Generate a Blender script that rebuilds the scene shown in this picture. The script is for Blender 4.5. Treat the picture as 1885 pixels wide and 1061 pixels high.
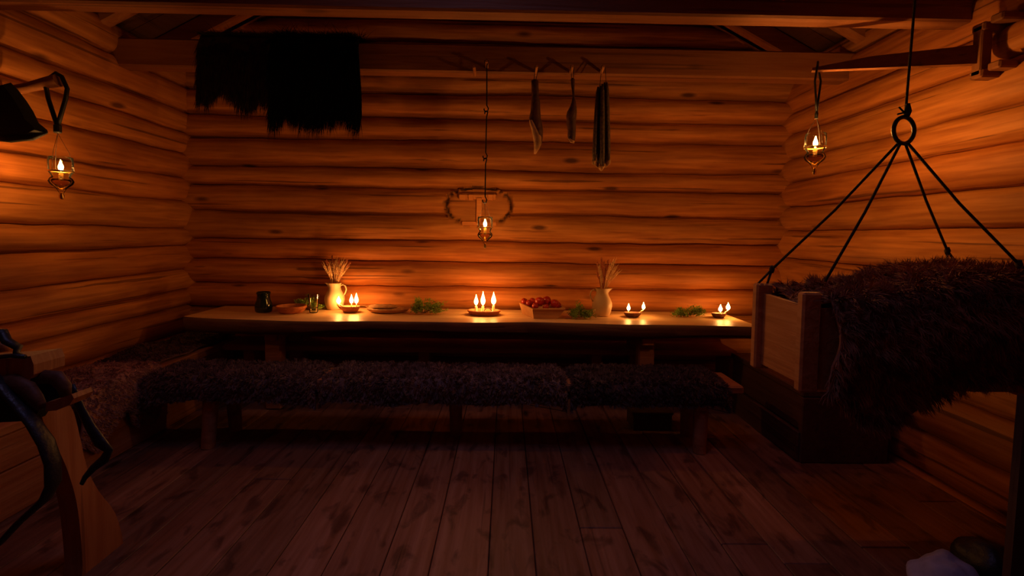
import bpy, math, random
import numpy as np
from mathutils import Vector, Matrix, noise
R = math.radians
W_, H_ = 1885.0, 1061.0
for o in list(bpy.data.objects): bpy.data.objects.remove(o)
sc = bpy.context.scene
col = sc.collection

# ------------------------------------------------------------------ camera
FPX = 900.0
SHY = -56.0/1885.0
cam = bpy.data.cameras.new('camera'); cam.sensor_width = 36; cam.lens = FPX/W_*36
cam.shift_y = SHY; cam.clip_start = 0.05; cam.clip_end = 60
camo = bpy.data.objects.new('camera', cam); col.objects.link(camo)
CROT = Matrix.Rotation(R(-0.71), 3, 'Z') @ Matrix.Rotation(R(90-2.8), 3, 'X') @ Matrix.Rotation(R(0.9), 3, 'Z')
CLOC = Vector((0, 0, 1.45))
camo.matrix_world = Matrix.Translation(CLOC) @ CROT.to_4x4()
sc.camera = camo
# ------------------------------------------------------------------ world, light, exposure
wd = bpy.data.worlds.new('dusk'); sc.world = wd; wd.use_nodes = True
wd.node_tree.nodes['Background'].inputs[0].default_value = (0.10, 0.12, 0.25, 1)
wd.node_tree.nodes['Background'].inputs[1].default_value = 0.05
al = bpy.data.lights.new('smoke_hole_daylight', 'AREA'); al.shape = 'RECTANGLE'; al.size = 0.8; al.size_y = 1.0
al.spread = R(92); al.energy = 4.8; al.color = (0.50, 0.42, 1.0)
alo = bpy.data.objects.new('smoke_hole_daylight', al); col.objects.link(alo)
alo.location = (-0.45, 1.5, 4.3)
sc.view_settings.view_transform = 'Standard'; sc.view_settings.look = 'None'
sc.view_settings.gamma = 1; sc.view_settings.use_curve_mapping = False
sc.view_settings.exposure = 0.68
FLAME_TABLE, FLAME_LAMP = 78.0, 1600.0
FLAME_COL = (1.0, 0.42, 0.10)

# ------------------------------------------------------------------ helpers
def ray(px, py):
    d = Vector(((px-W_/2)/FPX, (H_/2-py+SHY*W_)/FPX, -1.0)); return CROT @ d
def atY(px, py, Y):
    d = ray(px, py); return CLOC + d*(Y/d.y)
def atZ(px, py, z):
    d = ray(px, py); return CLOC + d*((z-CLOC.z)/d.z)
def atX(px, py, X):
    d = ray(px, py); return CLOC + d*(X/d.x)

class MB:
    def __init__(s): s.v = []; s.f = []; s.tone = {}
    def add(s, vs, fs):
        b = len(s.v); s.v += [tuple(v) for v in vs]; s.f += [tuple(b+i for i in f) for f in fs]; return b
    def box(s, c, d, rot=None, bev=0.0):
        x, y, z = d[0]/2, d[1]/2, d[2]/2
        b = min(bev, x*.9, y*.9, z*.9)
        if b <= 0:
            vs = [Vector((i*x, j*y, k*z)) for k in (-1, 1) for j in (-1, 1) for i in (-1, 1)]
            fs = [(0,2,3,1), (4,5,7,6), (0,1,5,4), (2,6,7,3), (0,4,6,2), (1,3,7,5)]
        else:
            import itertools
            vs = []; idx = {}
            for i in (-1, 1):
                for j in (-1, 1):
                    for k in (-1, 1):
                        idx[(i,j,k,0)] = len(vs); vs.append(Vector((i*x, j*(y-b), k*(z-b))))
                        idx[(i,j,k,1)] = len(vs); vs.append(Vector((i*(x-b), j*y, k*(z-b))))
                        idx[(i,j,k,2)] = len(vs); vs.append(Vector((i*(x-b), j*(y-b), k*z)))
            fs = []
            for a in range(3):
                o1, o2 = [q for q in range(3) if q != a]
                for sg in (-1, 1):
                    q = []
                    for (p, r) in ((-1,-1), (1,-1), (1,1), (-1,1)):
                        t = [0,0,0]; t[a] = sg; t[o1] = p; t[o2] = r; q.append(idx[(t[0],t[1],t[2],a)])
                    fs.append(tuple(q))
                for p in (-1, 1):
                    for r in (-1, 1):
                        t0 = [0,0,0]; t1 = [0,0,0]; t0[a] = -1; t1[a] = 1
                        t0[o1] = t1[o1] = p; t0[o2] = t1[o2] = r
                        fs.append((idx[(*t0, o1)], idx[(*t1, o1)], idx[(*t1, o2)], idx[(*t0, o2)]))
            for i in (-1, 1):
                for j in (-1, 1):
                    for k in (-1, 1): fs.append((idx[(i,j,k,0)], idx[(i,j,k,1)], idx[(i,j,k,2)]))
        if rot is not None: vs = [rot @ v for v in vs]
        c = Vector(c); s.add([v+c for v in vs], fs); return s
    def beam(s, p0, p1, w, h, up=(0,0,1), bev=0.0):
        p0 = Vector(p0); p1 = Vector(p1); d = p1-p0; L = d.length; x = d.normalized()
        z = Vector(up); z = (z - x*z.dot(x)).normalized(); y = z.cross(x)
        m = Matrix((x, y, z)).transposed()
        return s.box((p0+p1)/2, (L, w, h), m, bev)
    def tube(s, pts, rad, n=8, cap=True, flat=1.0):
        pts = [Vector(p) for p in pts]; N = len(pts)
        rad = [rad]*N if not hasattr(rad, '__len__') else rad
        up = None; rings = []
        for i, p in enumerate(pts):
            t = (pts[min(i+1, N-1)]-pts[max(i-1, 0)]).normalized()
            if up is None:
                up = Vector((0,0,1)) if abs(t.z) < .8 else Vector((0,1,0))
            up = (up - t*up.dot(t)).normalized(); sd = t.cross(up)
            rings.append([p + (up*math.cos(a)*flat + sd*math.sin(a))*rad[i] for a in [2*math.pi*k/n for k in range(n)]])
        vs = [v for r in rings for v in r]; fs = []
        for i in range(N-1):
            for k in range(n): fs.append((i*n+k, i*n+(k+1)%n, (i+1)*n+(k+1)%n, (i+1)*n+k))
        if cap: fs.append(tuple(range(n))[::-1]); fs.append(tuple((N-1)*n+k for k in range(n)))
        s.add(vs, fs); return s
    def lathe(s, prof, c=(0,0,0), n=28, sx=1.0, sy=1.0, closed=False):
        c = Vector(c); vs = []; fs = []
        for (r, z) in prof:
            for k in range(n):
                a = 2*math.pi*k/n; vs.append(c+Vector((r*math.cos(a)*sx, r*math.sin(a)*sy, z)))
        M = len(prof)
        for i in range(M-1 if not closed else M):
            j = (i+1) % M
            for k in range(n): fs.append((i*n+k, i*n+(k+1)%n, j*n+(k+1)%n, j*n+k))
        if not closed:
            fs.append(tuple(range(n))[::-1]); fs.append(tuple((M-1)*n+k for k in range(n)))
        s.add(vs, fs); return s
    def prism(s, pts, d):
        n = len(pts); d = Vector(d); pts = [Vector(p) for p in pts]
        s.add(pts+[p+d for p in pts], [tuple(range(n)), tuple(range(n, 2*n))[::-1]]+[(i, (i+1)%n, n+(i+1)%n, n+i) for i in range(n)]); return s
    def grid(s, fn, nu, nv, closeu=False):
        vs = [fn(i/(nu-1), j/(nv-1)) for j in range(nv) for i in range(nu)]
        fs = [(j*nu+i, j*nu+i+1, (j+1)*nu+i+1, (j+1)*nu+i) for j in range(nv-1) for i in range(nu-1)]
        b = s.add(vs, fs); return b
    def slab(s, fn, nu, nv, th):
        """closed sheet: fn(u,v)->point, thickness th along its own normal"""
        P = [[Vector(fn(i/(nu-1), j/(nv-1))) for i in range(nu)] for j in range(nv)]
        vs = [P[j][i] for j in range(nv) for i in range(nu)]; bs = []
        for j in range(nv):
            for i in range(nu):
                du = P[j][min(i+1, nu-1)]-P[j][max(i-1, 0)]; dv = P[min(j+1, nv-1)][i]-P[max(j-1, 0)][i]
                nn = du.cross(dv)
                nn = nn.normalized() if nn.length > 1e-9 else Vector((0,0,1))
                bs.append(P[j][i]-nn*th)
        N = nu*nv; fs = []
        for j in range(nv-1):
            for i in range(nu-1):
                a, b, c, d = j*nu+i, j*nu+i+1, (j+1)*nu+i+1, (j+1)*nu+i
                fs.append((a,b,c,d)); fs.append((N+d, N+c, N+b, N+a))
        for i in range(nu-1):
            fs.append((i+1, i, N+i, N+i+1)); q = (nv-1)*nu+i; fs.append((q, q+1, N+q+1, N+q))
        for j in range(nv-1):
            q = j*nu; fs.append((q, q+nu, N+q+nu, N+q)); q = j*nu+nu-1; fs.append((q+nu, q, N+q, N+q+nu))
        s.add(vs+bs, fs); return s
    def build(s, name, mat, parent=None, smooth=None, tones=None):
        me = bpy.data.meshes.new(name)
        if parent is not None:
            org = Vector((0,0,0)); q = parent
            while q is not None: org = org + q.location; q = q.parent
            loc = Vector((0,0,0))
        else:
            a = np.array(s.v); mn = a.min(0); mx = a.max(0)
            org = Vector(((mn[0]+mx[0])/2, (mn[1]+mx[1])/2, mn[2])); loc = org
            if name.split('_')[0] in STRUCT: org = loc = Vector((0,0,0))
        vs = [(x-org.x, y-org.y, z-org.z) for (x, y, z) in s.v]
        me.from_pydata(vs, [], s.f); me.update()
        if smooth is not None:
            me.polygons.foreach_set('use_smooth', [True]*len(me.polygons))
            if smooth < 170: me.set_sharp_from_angle(angle=R(smooth))
        if tones is not None:
            at = me.color_attributes.new('tone', 'FLOAT_COLOR', 'POINT')
            arr = np.array(tones, dtype=np.float32); at.data.foreach_set('color', arr.ravel())
        me.materials.append(mat)
        o = bpy.data.objects.new(name, me); col.objects.link(o)
        o.location = loc
        if parent is not None: o.parent = parent
        if parent is None and name.split('_')[0] in STRUCT: o['kind'] = 'structure'
        return o
STRUCT = ('wall', 'floor', 'ceiling', 'window', 'door', 'baseboard', 'trim')
def tag(o, label, cat, group=None, kind=None):
    o['label'] = label
    if cat: o['category'] = cat
    if group: o['group'] = group
    if kind: o['kind'] = kind
    return o
def thing(name, loc, label, cat, group=None):
    o = bpy.data.objects.new(name, None); col.objects.link(o); o.location = Vector(loc); o.empty_display_size = .05
    return tag(o, label, cat, group)

# ------------------------------------------------------------------ materials
def nodes(m): return m.node_tree.nodes, m.node_tree.links
def mat_new(name):
    m = bpy.data.materials.new(name); m.use_nodes = True
    return m, m.node_tree.nodes['Principled BSDF']
def simple(name, c, rough=.7, metal=0, var=.0, scale=20, bump=0.0, bscale=60, spec=.4, **kw):
    m, b = mat_new(name); N, L = nodes(m)
    b.inputs['Base Color'].default_value = (*c, 1); b.inputs['Roughness'].default_value = rough
    b.inputs['Metallic'].default_value = metal; b.inputs['Specular IOR Level'].default_value = spec
    for k, v in kw.items(): b.inputs[k.replace('_', ' ')].default_value = v
    tc = N.new('ShaderNodeTexCoord')
    n = N.new('ShaderNodeTexNoise'); n.inputs['Scale'].default_value = scale; n.inputs['Detail'].default_value = 4
    L.new(tc.outputs['Object'], n.inputs['Vector'])
    r = N.new('ShaderNodeValToRGB'); v = max(var, .03)
    r.color_ramp.elements[0].position = .3; r.color_ramp.elements[1].position = .7
    r.color_ramp.elements[0].color = (*[x*(1-v) for x in c], 1); r.color_ramp.elements[1].color = (*[min(1, x*(1+v)) for x in c], 1)
    L.new(n.outputs['Fac'], r.inputs['Fac']); L.new(r.outputs['Color'], b.inputs['Base Color'])
    if bump:
        n2 = N.new('ShaderNodeTexNoise'); n2.inputs['Scale'].default_value = bscale; n2.inputs['Detail'].default_value = 5
        L.new(tc.outputs['Object'], n2.inputs['Vector'])
        bp = N.new('ShaderNodeBump'); bp.inputs['Strength'].default_value = bump; bp.inputs['Distance'].default_value = .01
        L.new(n2.outputs['Fac'], bp.inputs['Height']); L.new(bp.outputs['Normal'], b.inputs['Normal'])
    return m
def wood(name, c, axis='X', rough=.62, dark=.45, knots=.5, tone=False, cracks=.5, gs=1.0, spec=.3, bump=.35, warm=None, stain=0):
    m, b = mat_new(name); N, L = nodes(m)
    b.inputs['Roughness'].default_value = rough; b.inputs['Specular IOR Level'].default_value = spec
    tc = N.new('ShaderNodeTexCoord')
    def mapped(lo, hi):
        mp = N.new('ShaderNodeMapping'); sc_ = [hi*gs]*3; sc_['XYZ'.index(axis)] = lo*gs
        mp.inputs['Scale'].default_value = sc_; L.new(tc.outputs['Object'], mp.inputs['Vector']); return mp
    def noise_(mp, scale, det=5, dist=0):
        n = N.new('ShaderNodeTexNoise'); n.inputs['Scale'].default_value = scale; n.inputs['Detail'].default_value = det
        n.inputs['Distortion'].default_value = dist; L.new(mp.outputs['Vector'], n.inputs['Vector']); return n
    def ramp(src, p0, p1, c0, c1):
        r = N.new('ShaderNodeValToRGB'); e = r.color_ramp.elements
        e[0].position = p0; e[1].position = p1; e[0].color = (*c0, 1); e[1].color = (*c1, 1)
        L.new(src, r.inputs['Fac']); return r
    def mult(a, b_, f=1.0):
        x = N.new('ShaderNodeMix'); x.data_type = 'RGBA'; x.blend_type = 'MULTIPLY'; x.inputs[0].default_value = f
        L.new(a, x.inputs[6]); L.new(b_, x.inputs[7]); return x.outputs[2]
    w = warm or (c[0]*1.0, c[1]*.8, c[2]*.6)
    g = noise_(mapped(.9, 14), 2.2, 8, .4)
    base = ramp(g.outputs['Fac'], .3, .72, tuple(x*(1-dark*.6) for x in w), c).outputs['Color']
    blot = noise_(mapped(.8, 2.5), 1.3, 3)
    base = mult(base, ramp(blot.outputs['Fac'], .3, .7, (.74, .70, .66), (1, 1, 1)).outputs['Color'])
    if knots:
        vo = N.new('ShaderNodeTexVoronoi'); mp = mapped(1.5, 4.2); vo.inputs['Scale'].default_value = 1.0
        L.new(mp.outputs['Vector'], vo.inputs['Vector'])
        base = mult(base, ramp(vo.outputs['Distance'], .06, .14, (.16, .11, .09), (1, 1, 1)).outputs['Color'], knots)
    if cracks:
        ck = noise_(mapped(.45, 26), 1.0, 4, .2)
        base = mult(base, ramp(ck.outputs['Fac'], .33, .37, (.22, .16, .14), (1, 1, 1)).outputs['Color'], cracks)
    if stain:
        sn = noise_(mapped(3.2, 6.5), 1.6, 5, .6)
        base = mult(base, ramp(sn.outputs['Fac'], .34, .46, (.28, .22, .2), (1, 1, 1)).outputs['Color'], stain)
    if tone:
        a = N.new('ShaderNodeAttribute'); a.attribute_name = 'tone'; base = mult(base, a.outputs['Color'])
    L.new(base, b.inputs['Base Color'])
    bp = N.new('ShaderNodeBump'); bp.inputs['Strength'].default_value = bump; bp.inputs['Distance'].default_value = .012
    L.new(g.outputs['Fac'], bp.inputs['Height']); L.new(bp.outputs['Normal'], b.inputs['Normal'])
    return m
def glassy(name, tint, rough=.05, refl=.12):
    """thin clear glass: transparent with fresnel sheen"""
    m = bpy.data.materials.new(name); m.use_nodes = True; N, L = nodes(m); N.clear()
    out = N.new('ShaderNodeOutputMaterial'); tr = N.new('ShaderNodeBsdfTransparent'); gl = N.new('ShaderNodeBsdfGlossy')
    tr.inputs['Color'].default_value = (*tint, 1); gl.inputs['Roughness'].default_value = rough
    gl.inputs['Color'].default_value = (1, 1, 1, 1)
    fr = N.new('ShaderNodeFresnel'); fr.inputs['IOR'].default_value = 1.15+refl
    mx = N.new('ShaderNodeMixShader'); L.new(fr.outputs[0], mx.inputs[0]); L.new(tr.outputs[0], mx.inputs[1]); L.new(gl.outputs[0], mx.inputs[2])
    L.new(mx.outputs[0], out.inputs['Surface']); return m
def emit(name, c, s):
    m = bpy.data.materials.new(name); m.use_nodes = True; N, L = nodes(m); N.clear()
    out = N.new('ShaderNodeOutputMaterial'); e = N.new('ShaderNodeEmission'); e.inputs[0].default_value = (*c, 1); e.inputs[1].default_value = s
    L.new(e.outputs[0], out.inputs['Surface']); return m
LOGC = (.66, .26, .066)
M = dict(
    logX=wood('log_pine_lengthwise_back', LOGC, 'X', tone=True, knots=.9, dark=.75, cracks=.75),
    logY=wood('log_pine_lengthwise_side', LOGC, 'Y', tone=True, knots=.9, dark=.75, cracks=.75),
    shaded_edgew=wood('shaded_edge_wood', (.17, .085, .05), 'X', knots=.3),  # table edge wood, darkened to paint in the shade of the front face
    oldbench=wood('old_dark_bench_wood', (.12, .055, .03), 'Y', knots=.3),
    beam=wood('beam_pine', (.34, .14, .05), 'X', knots=.5),
    rafter=wood('rafter_pine', (.50, .21, .07), 'X', knots=.3, cracks=.2),
    roof=wood('roof_boards', (.16, .08, .045), 'Y', knots=.3),
    floor=wood('floor_pine', (.30, .15, .085), 'Y', tone=True, knots=.95, cracks=.5, rough=.55, dark=.6, stain=.75),
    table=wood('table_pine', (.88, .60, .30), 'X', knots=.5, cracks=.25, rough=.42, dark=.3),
    bench=wood('bench_pine', (.38, .18, .08), 'X', knots=.4),
    benchY=wood('bench_pine_side', (.42, .19, .075), 'Y', knots=.5, tone=False),
    cradle=wood('cradle_pine', (.56, .24, .075), 'Y', knots=.8, cracks=.2, dark=.35),
    trough=wood('carved_bowl', (.56, .30, .13), 'X', knots=0, cracks=.0, dark=.25),
    hewn=wood('hewn_window_wood', (.66, .27, .08), 'X', knots=.2),
    peg=wood('peg_wood', (.55, .25, .09), 'Y', knots=0, cracks=0),
    saddle=wood('saddle_wood', (.40, .17, .06), 'Z', knots=.3, rough=.5),
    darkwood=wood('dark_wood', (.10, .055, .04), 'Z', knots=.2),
    iron=simple('wrought_iron', (.02, .018, .017), .5, .7, var=.3),
    rope=simple('dark_hemp_rope', (.035, .022, .015), .95, var=.4, scale=90, bump=.6, bscale=160),
    leather=simple('black_leather', (.013, .013, .015), .45, var=.3, scale=40, bump=.3),
    blackcloth=simple('black_felt_cloth', (.009, .009, .010), .95, var=.3),
    clay=simple('cream_stoneware', (.60, .40, .22), .5, var=.08, scale=6, bump=.1),
    terra=simple('terracotta', (.50, .16, .05), .5, var=.2, scale=25, bump=.2),
    darkclay=simple('dark_brown_clay', (.16, .06, .03), .6, var=.25, scale=25, bump=.2),
    greenglaze=simple('dark_green_glaze', (.008, .022, .018), .12, var=.3, spec=.7),
    wax=simple('beeswax', (.85, .60, .30), .5, var=.05),
    wick=simple('burnt_wick', (.02, .015, .01), .9),
    brass=simple('aged_brass', (.80, .55, .22), .3, 1.0, var=.15),
    apple=simple('red_apple_skin', (.42, .025, .012), .25, var=.55, scale=7, spec=.5),
    stem=simple('twig_brown', (.16, .08, .035), .8),
    herb=simple('herb_green', (.20, .33, .03), .6, var=.5, scale=30),
    herb_stem=simple('herb_stem', (.35, .19, .10), .7),
    straw=simple('dried_straw', (.85, .55, .28), .75, var=.2, scale=50),
    straw_red=simple('dried_red_straw', (.50, .16, .07), .8, var=.3, scale=50),
    bread=simple('flatbread_crust', (.52, .27, .11), .85, var=.35, scale=35, bump=.5, bscale=40),
    meat=simple('dried_meat', (.085, .028, .016), .6, var=.5, scale=18, bump=.7, bscale=35),
    fat=simple('dried_meat_fat', (.46, .24, .10), .6, var=.4, scale=20, bump=.5, bscale=30),
    fish=simple('dried_fish_skin', (.075, .04, .028), .6, var=.6, scale=60, bump=.5, bscale=70),
    wool=simple('grey_brown_wool', (.17, .105, .085), .95, var=.35, scale=9),
    wooldk=simple('dark_grey_wool', (.095, .058, .048), .95, var=.35, scale=9),
    hidep=simple('pale_brown_hide', (.34, .18, .12), .92, var=.25, scale=7),
    hided=simple('dark_brown_hide', (.13, .065, .05), .92, var=.3, scale=7),
    furbrown=simple('brown_sheepskin', (.25, .105, .052), .9, var=.45, scale=8),
    furblack=simple('black_goat_hair', (.006, .006, .006), .9, var=.2, spec=.1),
    furdkbr=simple('dark_brown_goat_hair', (.035, .018, .010), .9, var=.4, spec=.1),
    greycloth=simple('grey_felt', (.34, .32, .38), .95, var=.15, bump=.3),
    chalk=simple('candle_drip', (.8, .65, .4), .6),
    glass=glassy('clear_glass', (.98, .97, .93)), glassg=glassy('greenish_glass', (.95, .93, .84), refl=.05),
    oil=glassy('lamp_oil', (.93, .72, .35), .02, .2),
    flame=emit('candle_flame', FLAME_COL, FLAME_TABLE), dish_flame=emit('dish_candle_flame', FLAME_COL, FLAME_TABLE*.62), lflame=emit('lamp_flame', FLAME_COL, FLAME_LAMP), lflame_low=emit('low_lamp_flame', FLAME_COL, FLAME_LAMP*.33), lflame_mid=emit('mid_lamp_flame', FLAME_COL, FLAME_LAMP*.6))

# ------------------------------------------------------------------ the setting
XL, XR, YB, YF = -2.97, 2.63, 4.60, -1.6
RIDGE_X = -0.17; RZ = 4.42; EAVE = 2.93
def roofz(x):   # underside of the roof boards
    return RZ - abs(x-RIDGE_X)*(RZ-EAVE)/2.8
def wob(a, k, amp):
    return amp*(noise.noise(Vector((a*.55, k*7.3, 0)))+.45*noise.noise(Vector((a*1.9, k*3.1, 5)))+.25*noise.noise(Vector((a*6, k*3.7, 9))))
def log_wall(name, mat, axis, base, sgn, a0, a1, seams, seed, prot=.09, step=.03, top=None, m=11, hatch=None, out=.16, ex=2.2, pw=.62):
    """axis 'X': wall runs along X at Y=base; protrudes by sgn*prot into the room"""
    rng = random.Random(seed); nu = int((a1-a0)/step)+1
    mb = MB(); tones = []; rows = []
    for k in range(len(seams)-1):
        tn = rng.uniform(.82, 1.08); warm = rng.uniform(.92, 1.06); pk = prot*rng.uniform(.85, 1.1)
        tt = [0]+[.5-.5*math.cos(math.pi*i/(m-1)) for i in range(m)]+[1]
        for q, t in enumerate(tt):
            row = []
            for i in range(nu):
                a = a0+(a1-a0)*i/(nu-1)
                z0 = seams[k]+wob(a, k+seed*11, .022); z1 = seams[k+1]+wob(a, k+1+seed*11, .022)
                z = z0+(z1-z0)*t
                edge = q in (0, len(tt)-1)
                p = -.03 if edge else pk*(max(0, 1-abs(2*t-1)**ex))**pw*(1+.16*noise.noise(Vector((a*1.2, k*5.1, seed))))+.004*noise.noise(Vector((a*7, z*22, k)))
                tone = tn; dk = 1.0
                if hatch and not edge:
                    u = (a-hatch[0])/hatch[2]; v = (z-hatch[1])/hatch[3]
                    rr = (abs(u)**2.6+abs(v)**2.4)**(1/2.5)*(1+.05*noise.noise(Vector((u*4, v*4, 3))))
                    if rr < 1.0: p = .052 if rr < .93 else .03; dk = 1.0 if rr < .93 else .16
                    elif rr < 1.04: p = .065+.02; dk = .5
                elif hatch and edge:
                    u = (a-hatch[0])/hatch[2]; v = (z-hatch[1])/hatch[3]
                    rr = (abs(u)**2.6+abs(v)**2.4)**(1/2.5)
                    if rr < .93: p = .052
                    elif rr < 1.04: p = .05; dk = .3
                if edge and not (hatch and dk == 1.0 and p == .052): dk = min(dk, .35)
                if top: z = min(z, top(a))
                row.append((a, base+sgn*p, z) if axis == 'X' else (base+sgn*p, a, z))
                tones.append((tone*dk, tone*warm*dk, tone*warm*warm*dk, 1))
            rows.append(row)
    nr = len(rows)
    fs = []
    for j in range(nr-1):
        for i in range(nu-1):
            a, b, c, d = j*nu+i, j*nu+i+1, (j+1)*nu+i+1, (j+1)*nu+i
            flip = (axis == 'X') == (sgn > 0)
            fs.append((a, d, c, b) if flip else (a, b, c, d))
    mb.add([v for r in rows for v in r], fs)
    # outer body of the wall
    nb = 24; o0, o1 = base-sgn*.028, base-sgn*out
    poly = [(a0, seams[0]), (a1, seams[0])]
    tz = lambda a: min(seams[-1], top(a)) if top else seams[-1]
    poly += [(a1-(a1-a0)*i/nb, tz(a1-(a1-a0)*i/nb)) for i in range(nb+1)]
    P = [(a, o0, z) if axis == 'X' else (o0, a, z) for a, z in poly]
    n0 = len(mb.v); mb.prism(P, (0, o1-o0, 0) if axis == 'X' else (o1-o0, 0, 0))
    tones += [(.5, .5, .5, 1)]*(len(mb.v)-n0)
    return mb.build(name, mat, smooth=60, tones=tones)
SB = [-.04, .05, .27, .50, .73, .945, 1.18, 1.37, 1.62, 1.857, 2.04, 2.295, 2.50, 2.72, 2.95, 3.18, 3.385, 3.6, 3.82, 4.05, 4.3, 4.5]
SL = [-.04, .0, .24, .50, .74, .885, 1.075, 1.295, 1.46, 1.70, 1.90, 2.13, 2.33, 2.50, 2.74, 2.97]
SR = [-.04, .02, .27, .535, .76, 1.0, 1.26, 1.52, 1.74, 1.96, 2.165, 2.40, 2.59, 2.86, 3.02]
hc = atY(881, 379, YB-.08)
log_wall('wall_back', M['logX'], 'X', YB, -1, XL-.15, XR+.15, SB, 1, prot=.108, top=lambda a: roofz(a)+.02, step=.02, hatch=(hc.x, hc.z, .305, .165))
log_wall('wall_left', M['logY'], 'Y', XL, 1, YF, YB+.02, SL, 2, step=.035, prot=.074, ex=3.2, pw=.55, top=lambda a: 2.96)
log_wall('wall_right', M['logY'], 'Y', XR, -1, YF, YB+.02, SR, 3, step=.035, prot=.074, ex=3.2, pw=.55, top=lambda a: 2.99)
log_wall('wall_front', M['logX'], 'X', YF, 1, XL-.15, XR+.15, SB, 4, step=.15, m=5, top=lambda a: roofz(a)+.02)
# floor planks
rng = random.Random(5)
edges = [XL-.1]; known = [-.515, -.31, -.057, .15, .386, .60, .84]
x = XL-.1
while x < -.75: x += rng.uniform(.19, .25); edges.append(x)
edges = edges[:-1]+known; x = known[-1]
while x < XR+.1: x += rng.uniform(.19, .26); edges.append(x)
mb = MB(); tones = []
for i in range(len(edges)-1):
    ys = [YF-.05]; y = YF-.05+rng.uniform(.6, 3)
    while y < YB: ys.append(y); y += rng.uniform(1.6, 3.4)
    ys.append(YB+.1)
    for j in range(len(ys)-1):
        n0 = len(mb.v); dz = rng.uniform(-.0015, .0015)
        g = .004
        mb.box(((edges[i]+edges[i+1])/2, (ys[j]+ys[j+1])/2, -.02+dz), (edges[i+1]-edges[i]-g, ys[j+1]-ys[j]-.003, .04), bev=.004)
        t = rng.uniform(.62, 1.15); w = rng.uniform(.9, 1.06)
        tones += [(t, t*w, t*w, 1)]*(len(mb.v)-n0)
n0 = len(mb.v); mb.box((-.17, 1.5, -.07), (5.9, 6.5, .05)); tones += [(.1, .1, .1, 1)]*(len(mb.v)-n0)
mb.build('floor', M['floor'], tones=tones)
# ceiling: sloping boards either side of the ridge, open smoke hole
mb = MB()
def roof_piece(xa, xb, ya, yb):
    th = .05
    mb.prism([(xa, ya, roofz(xa)+.10), (xb, ya, roofz(xb)+.10), (xb, ya, roofz(xb)+.10+th), (xa, ya, roofz(xa)+.10+th)], (0, yb-ya, 0))
n = 26; ysp = [YF-.15+(YB+.3-YF)*i/n for i in range(n+1)]
for i in range(n):
    ya, yb = ysp[i]+.003, ysp[i+1]-.003
    h = ya > 1.0 and yb < 2.02
    roof_piece(XL-.3, RIDGE_X-(.42 if h else 0), ya, yb); roof_piece(RIDGE_X+(.42 if h else 0), XR+.3, ya, yb)
mb.build('ceiling', M['roof'])
# beams and rafters of the roof, part of the room
b1 = MB(); b1.box((-.17, 2.81, 2.83), (5.75, .125, .325), bev=.012)
b1o = b1.build('trim_1', M['beam'])
b2 = MB(); b2.box((-.17, 3.785, 2.752), (5.75, .13, .208), bev=.012)
b2o = b2.build('trim_2', M['beam'])
def peg(px, py, r=.011):
    p = atY(px, py, 3.66); q = MB()
    q.tube([(p.x, 3.76, p.z-.01), (p.x, 3.70, p.z), (p.x, 3.66, p.z+.005), (p.x, 3.625, p.z+.01)], [r, r, r*1.05, r*.9], 10)
    return q.build('peg', M['peg'], b2o, smooth=50), Vector((p.x, 3.645, p.z+.008+r))
pegs = {}
for k, (px, py) in dict(spare=(873, 128), lamp=(896, 118), meat=(988, 127), shank=(1053, 127), fish=(1110, 127)).items():
    pegs[k] = peg(px, py)[1]
ti = 3
for yy in (-.4, .7, 2.35, 3.62, 4.25):
    for sg in (-1, 1):
        xe = (XL+.02) if sg < 0 else (XR-.02)
        q = MB(); zz = roofz(xe)+.015
        q.beam((xe, yy, zz-.0), (RIDGE_X+sg*.05, yy, roofz(RIDGE_X+sg*.05)), .10, .155, bev=.012)
        q.build('trim_%d' % ti, M['rafter']); ti += 1
q = MB(); q.tube([(XR-.16, YF, 3.0), (XR-.16, 2.42, 2.98), (XR-.16, 2.46, 2.98)], [.10, .10, .085], 18)
q.build('trim_%d' % ti, M['rafter'], smooth=40)

# sliding hatch over the oval opening
hw = MB(); hy = YB-.105
a = atY(848, 356, hy); b = atY(914, 368, hy)
hw.box(((a.x+b.x)/2, hy+.01, (a.z+b.z)/2), (b.x-a.x, .05, a.z-b.z), bev=.012)
wo = hw.build('window_1', M['hewn'])
for (x0, x1, y0, y1, nm) in ((845, 858, 358, 368, 'rail_block'), (862, 872, 358, 369, 'rail_block'), (898, 908, 358, 369, 'rail_block'), (850, 914, 407.5, 416, 'lower_rail'), (877, 887, 364, 411, 'hatch_handle')):
    a = atY(x0, y0, hy-.025); b = atY(x1, y1, hy-.025); q = MB()
    q.box(((a.x+b.x)/2, hy-.012 if nm != 'lower_rail' else hy, (a.z+b.z)/2), (b.x-a.x, .05, abs(a.z-b.z)), bev=.006); q.build(nm, M['hewn'], wo)

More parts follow.
